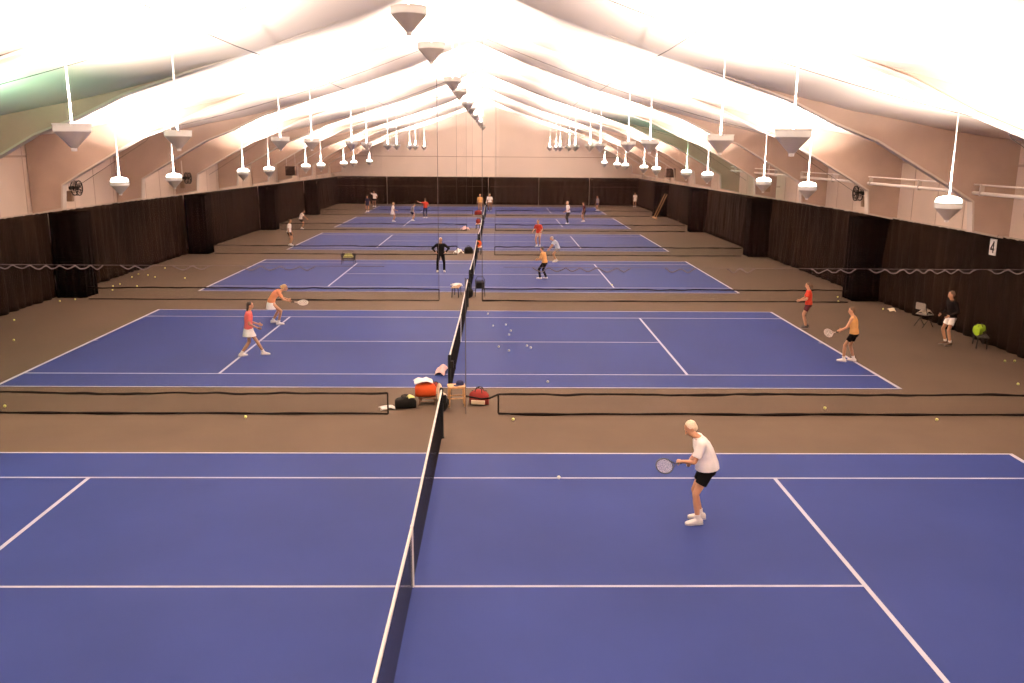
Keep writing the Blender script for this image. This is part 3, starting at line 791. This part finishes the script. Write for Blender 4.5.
# ------------------------------------------------------------------ benches, bags and baskets between the courts
def stool(label, loc, rz=0, w=.44, d=.36, h=.42, m=M_WOOD):
    t = thing('wooden_stool', label, 'stool', loc, rz)
    b = MB(); b.box(-w/2, w/2, -d/2, d/2, h-.045, h); b.build('seat', m, t, bevel=.008)
    for sx in (-1, 1):
        for sy in (-1, 1):
            b = MB(); x = sx*(w/2-.04); y = sy*(d/2-.04)
            b.tube([(x*1.12, y*1.12, 0), (x, y, h-.04)], [.018, .023], 8); b.build('leg', m, t)
    for sy in (-1, 1):
        b = MB(); b.tube([(-w/2+.04, sy*(d/2-.035), h*.42), (w/2-.04, sy*(d/2-.035), h*.42)], .014, 6); b.build('stretcher', m, t)
    return t
def bench(label, loc, rz=0, w=1.3, d=.36, h=.44, m=M_WOOD):
    t = thing('bench', label, 'bench', loc, rz)
    for q in range(3):
        b = MB(); y = -d/2+d*q/3; b.box(-w/2, w/2, y+.008, y+d/3-.008, h-.035, h); b.build('seat_slat', m, t, bevel=.006)
    for sx in (-1, 1):
        b = MB(); x = sx*(w/2-.12)
        b.tube([(x, -d/2+.03, 0), (x, -d/2+.05, h-.05), (x, d/2-.05, h-.05), (x, d/2-.03, 0)], .02, 8); b.build('leg', M_BLACK, t)
    return t
def bag(label, loc, rz, size, m, m2=None, name='sports_bag', strap=True, vox=.014):
    w, d, h = size
    t = thing(name, label, 'bag', loc, rz)
    b = MB(); rs = []
    for i in range(11):
        x = -w/2+w*i/10; f = (1-abs(2*i/10-1)**3.2)**.5 if 0 < i < 10 else .45
        ring = []
        for j in range(18):
            a = 2*PI*j/18; ca, sa = math.cos(a), math.sin(a)
            y = d/2*f*math.copysign(abs(ca)**.7, ca); z = h/2+h/2*f*math.copysign(abs(sa)**.75, sa)
            if sa < 0: z = max(.004, h/2+h/2*sa*.98)
            z += .03*noise.noise(V((x*6, y*6, loc[0])))*max(0, sa)
            ring.append((x, y, z))
        rs.append(ring)
    b.rings(rs); b.build('body', m, t)
    if m2:
        b = MB()
        b.box(-w*.36, w*.36, -d/2-.018, -d/2+.03, h*.12, h*.40); b.build('side_pocket', m2, t, bevel=.012)
    b = MB(); b.tube([(-w*.4, 0, h*.93), (w*.4, 0, h*.95)], .008, 6); b.build('zip', M_BLACK, t)
    if strap:
        for sy in (-1, 1):
            b = MB(); b.tube([(-w*.2, sy*d*.36, h*.8), (-w*.15, sy*d*.2, h*1.12), (0, sy*d*.12, h*1.2), (w*.15, sy*d*.2, h*1.12), (w*.2, sy*d*.36, h*.8)], .011, 6); b.build('handle', M_BLACK, t)
    return t
def towel(label, loc, rz, size, m, name='towel', cat='towel', seed=0):
    w, d, h = size; n = 12
    b = MB()
    for i in range(n+1):
        for j in range(n+1):
            x = (i/n-.5)*w; y = (j/n-.5)*d
            r = max(0, 1-((2*x/w)**2+(2*y/d)**2)*.55)
            z = .008+h*r*(.55+.6*noise.noise(V((x*7+seed, y*7, seed))))
            b.v.append((x+.03*noise.noise(V((y*5, seed, 1))), y+.03*noise.noise(V((x*5, seed, 4))), max(.006, z)))
    for i in range(n):
        for j in range(n):
            a = i*(n+1)+j; b.f.append((a, a+n+1, a+n+2, a+1)); b.m.append(0)
    o = b.build(name, m, None, loc); o.rotation_euler = (0, 0, rz)
    s = o.modifiers.new('thick', 'SOLIDIFY'); s.thickness = .012; s.offset = 1
    return tag(o, label, cat)
MAROON = cloth('maroon', (.16, .022, .018)); REDB = cloth('bag_red', (.50, .075, .02)); BLK = cloth('bag_black', (.010, .009, .008)); CREAM = cloth('cream', (.70, .58, .42)); GREEN = cloth('lime', (.34, .55, .03)); OLV = cloth('olive', (.06, .06, .02))

stool('tan wooden stool just right of the nearest net post', (.20, -1.55, 0), .15, .42, .34, .50)
stool('brown wooden stool under the red and white bag', (-.50, -1.40, 0), -.05, .42, .34, .20, mat('brown_wood', (.12, .055, .025), .55, var=.25, vscale=12))
bag('red sports bag on the brown stool beside the nearest net', (-.55, -1.47, .20), .1, (.50, .34, .34), REDB, None, strap=False)
towel('white towel draped over the red sports bag', (-.60, -1.47, .545), .2, (.44, .34, .16), W_, seed=3)
towel('cream towel bunched at the nearest net post', (-.20, -1.15, 0), .5, (.24, .22, .60), CREAM, seed=8)
bag('black racket bag lying on the floor left of the nearest net', (-1.00, -1.78, 0), .2, (.50, .30, .27), BLK, None)
towel('yellow-green cloth on the black racket bag', (-.87, -1.82, .262), .4, (.16, .14, .10), cloth('lime_pale', (.6, .6, .25)), 'cloth', 'cloth', 5)
towel('white towel dropped on the floor left of the bags', (-1.43, -1.85, 0), .3, (.34, .22, .13), W_, seed=11)
bag('maroon sports bag with pale pocket on the floor right of the stool', (.74, -1.45, 0), -.15, (.46, .34, .36), MAROON, CREAM)
t = thing('baseball_cap', 'dark blue cap lying on the tan stool', 'cap', (.28, -1.5, .50), -.6)
b = MB(); b.lathe([(.095, 0), (.098, .03), (.085, .075), (.05, .105), (.006, .115)], 18); b.build('crown', NAVY, t)
b = MB(); b.ell((0, -.13, .012), (.075, .085, .008)); b.build('brim', NAVY, t)
bag('black holdall leaning by the nearest net post', (-.10, -1.95, 0), 1.5, (.34, .24, .36), BLK, None, strap=False)
towel('pale pink towel lying on the floor beside the second net', (-.36, 1.6, 0), 1.45, (.75, .26, .30), cloth('pale_pink', (.66, .44, .42)), seed=21)
bag('dark red bag lying on the floor at the second net', (-.42, -.35, 0), 1.1, (.40, .24, .22), MAROON, None)

# between second and third courts
bench('wooden bench left of the nets between the second and third courts', (-.55, 14.35, 0), 1.45, .9, .34, .44)
towel('white towel on the bench between the second and third courts', (-.55, 14.35, .44), .3, (.45, .30, .18), W_, seed=31)
bag('black bag beside the second net end', (-.02, 13.95, 0), 1.2, (.45, .32, .40), BLK, None)
def hopper(label, loc, full, h=.62, w=.40, rz=0):
    t = thing('ball_hopper', label, 'ball basket', loc, rz)
    m = M_BLACK; z0 = h-.32
    b = MB()
    for z in (z0, z0+.10, z0+.21, h):
        e = w/2*(.88+.12*(z-z0)/.32); b.tube([(-e, -e*.75, z), (e, -e*.75, z), (e, e*.75, z), (-e, e*.75, z)], .010, 5, closed=True)
    for q in range(-4, 5):
        for s in (-1, 1):
            b.tube([(q*w/9, s*w*.33, z0), (q*w/8.3, s*w*.375, h)], .006, 4)
        b.tube([(q*w/9, -w*.33, z0), (q*w/9, w*.33, z0)], .006, 4)
    for q in range(-3, 4):
        for s in (-1, 1): b.tube([(s*w*.44, q*w/9.5, z0), (s*w*.5, q*w/8.6, h)], .006, 4)
    b.build('wire_basket', m, t)
    if not full:
        b = MB(); b.box(-w*.40, w*.40, -w*.29, w*.29, z0+.012, h-.05); b.build('liner', BLK, t, bevel=.03)
    for sx in (-1, 1):
        for sy in (-1, 1):
            b = MB(); b.tube([(sx*w*.48, sy*w*.40, 0), (sx*w*.43, sy*w*.32, z0+.02)], .012, 6); b.build('leg', m, t)
    b = MB(); b.tube([(-w*.48, 0, h), (-w*.3, 0, h+.16), (w*.3, 0, h+.16), (w*.48, 0, h)], .010, 6); b.build('handle', m, t)
    return t
hopper('dark wire ball basket on legs right of the second net end', (.44, 14.4, 0), False, .66, .42)
hopper('dark ball basket heaped with yellow balls at the left of the third court', (-6.8, 24.6, 0), True, .55, .72)
k = 0
for lay in range(3):
    for a in range(7-lay):
        for c in range(4-lay//2):
            x = -6.8+(a-3+.5*lay)*.073; y = 24.6+(c-1.5)*.085; z = .40+lay*.060
            ball((x, y, z), 'yellow tennis ball heaped in the basket left of the third court', 'balls in the basket on the third court')
# between third and fourth
bench('wooden bench by the nets between the third and fourth courts', (.05, 29.55, 0), 1.5, .9)
bag('red bag on the bench between the third and fourth courts', (.05, 29.55, .44), 1.4, (.55, .32, .34), REDB, None)
bag('dark bag on the floor left of the third net end', (-.55, 29.7, 0), .3, (.5, .34, .40), BLK, None)
towel('white towel on the floor left of the dark bag past the third net', (-1.15, 29.8, 0), .8, (.5, .40, .38), W_, seed=41)
bench('wooden bench by the nets between the fourth and fifth courts', (-.35, 46.0, 0), 1.5, .9)
bag('maroon bag on the bench between the fourth and fifth courts', (-.35, 46.0, .44), 1.4, (.6, .34, .36), MAROON, None)
towel('pink towel on the floor past the fourth net', (-1.35, 45.3, 0), .5, (.6, .4, .4), cloth('pale_pink', (.66, .44, .42)), seed=44)
bag('dark red bag by the net end before the farthest court', (-.7, 61.2, 0), .5, (.7, .4, .45), MAROON, None)

# beside the right curtain
def chair(label, loc, rz, m):
    t = thing('folding_chair', label, 'chair', loc, rz)
    b = MB(); b.box(-.22, .22, -.20, .20, .43, .46); b.build('seat', m, t, bevel=.01)
    b = MB(); b.box(-.22, .22, .21, .235, .62, .86); b.build('backrest', m, t, bevel=.01)
    for s in (-1, 1):
        b = MB(); b.tube([(s*.21, -.22, 0), (s*.21, .10, .46), (s*.21, .23, .86)], .012, 6); b.build('leg', M_BLACK, t)
        b = MB(); b.tube([(s*.19, .25, 0), (s*.19, -.12, .43)], .012, 6); b.build('leg', M_BLACK, t)
    return t
chair('grey folding chair by the right curtain behind the standing person', (16.3, 8.3, 0), 1.9, mat('chair_grey', (.20, .17, .14), .6))
towel('pale towel heaped on the grey folding chair', (16.3, 8.3, .46), .5, (.40, .36, .30), cloth('beige', (.40, .33, .26)), seed=52)
bench('low dark bench against the right curtain with a green bag on it', (16.55, 5.1, 0), 1.2, 1.0, .36, .40, mat('dark_wood', (.03, .022, .015), .6))
bag('lime green bag on the dark bench by the right curtain', (16.5, 5.15, .40), .9, (.70, .34, .30), GREEN, OLV)
towel('pale cloth on the floor along the right curtain', (16.55, 11.4, 0), 1.3, (.55, .22, .12), CREAM, seed=61)
for i, (yy, lab) in enumerate([(59.0, 'long floor brush leaning on the far right curtain, nearer one'), (60.0, 'long floor brush leaning on the far right curtain, farther one')]):
    t = thing('floor_brush', lab, 'brush', (15.6, yy-1.2, 0), 0, 'floor brushes by the far right curtain')
    b = MB(); b.tube([(0, 0, .05), (.95, 0, 2.2)], .03, 8); b.build('pole', M_WOOD, t)
    b = MB(); b.box(-.06, .06, -.5, .5, 0, .10); b.build('brush_head', M_WOOD, t, bevel=.01)


# ------------------------------------------------------------------ camera and render look
cd = bpy.data.cameras.new('camera'); cam = bpy.data.objects.new('camera', cd); C.objects.link(cam)
cd.sensor_width = 36; cd.lens = 862.93*36/1024; cd.clip_end = 300
pitch, yaw, roll = .2177, .0173, -.0074
cam.location = (1.175, -21.502, 5.992)
# forward rotated by yaw to the right, pitched down
fwd = V((math.sin(yaw)*math.cos(pitch), math.cos(yaw)*math.cos(pitch), -math.sin(pitch)))
right = V((math.cos(yaw), -math.sin(yaw), 0)); up = right.cross(fwd)
r2 = right*math.cos(roll)-up*math.sin(roll); u2 = right*math.sin(roll)+up*math.cos(roll)
M = Matrix((r2, u2, -fwd)).transposed().to_4x4(); M.translation = cam.location
cam.matrix_world = M
sc.camera = cam
w = bpy.data.worlds.new('world'); sc.world = w; w.use_nodes = True
w.node_tree.nodes['Background'].inputs[0].default_value = (1, .85, .75, 1)
w.node_tree.nodes['Background'].inputs[1].default_value = 0.0
sc.view_settings.view_transform = 'Standard'; sc.view_settings.look = 'None'
sc.view_settings.gamma = 1; sc.view_settings.exposure = 0.0; sc.view_settings.use_curve_mapping = False
cy = sc.cycles
cy.max_bounces = 8; cy.diffuse_bounces = 5; cy.glossy_bounces = 2; cy.transparent_max_bounces = 24
cy.use_denoising = True
cy.caustics_reflective = False; cy.caustics_refractive = False
cy.sample_clamp_indirect = 10
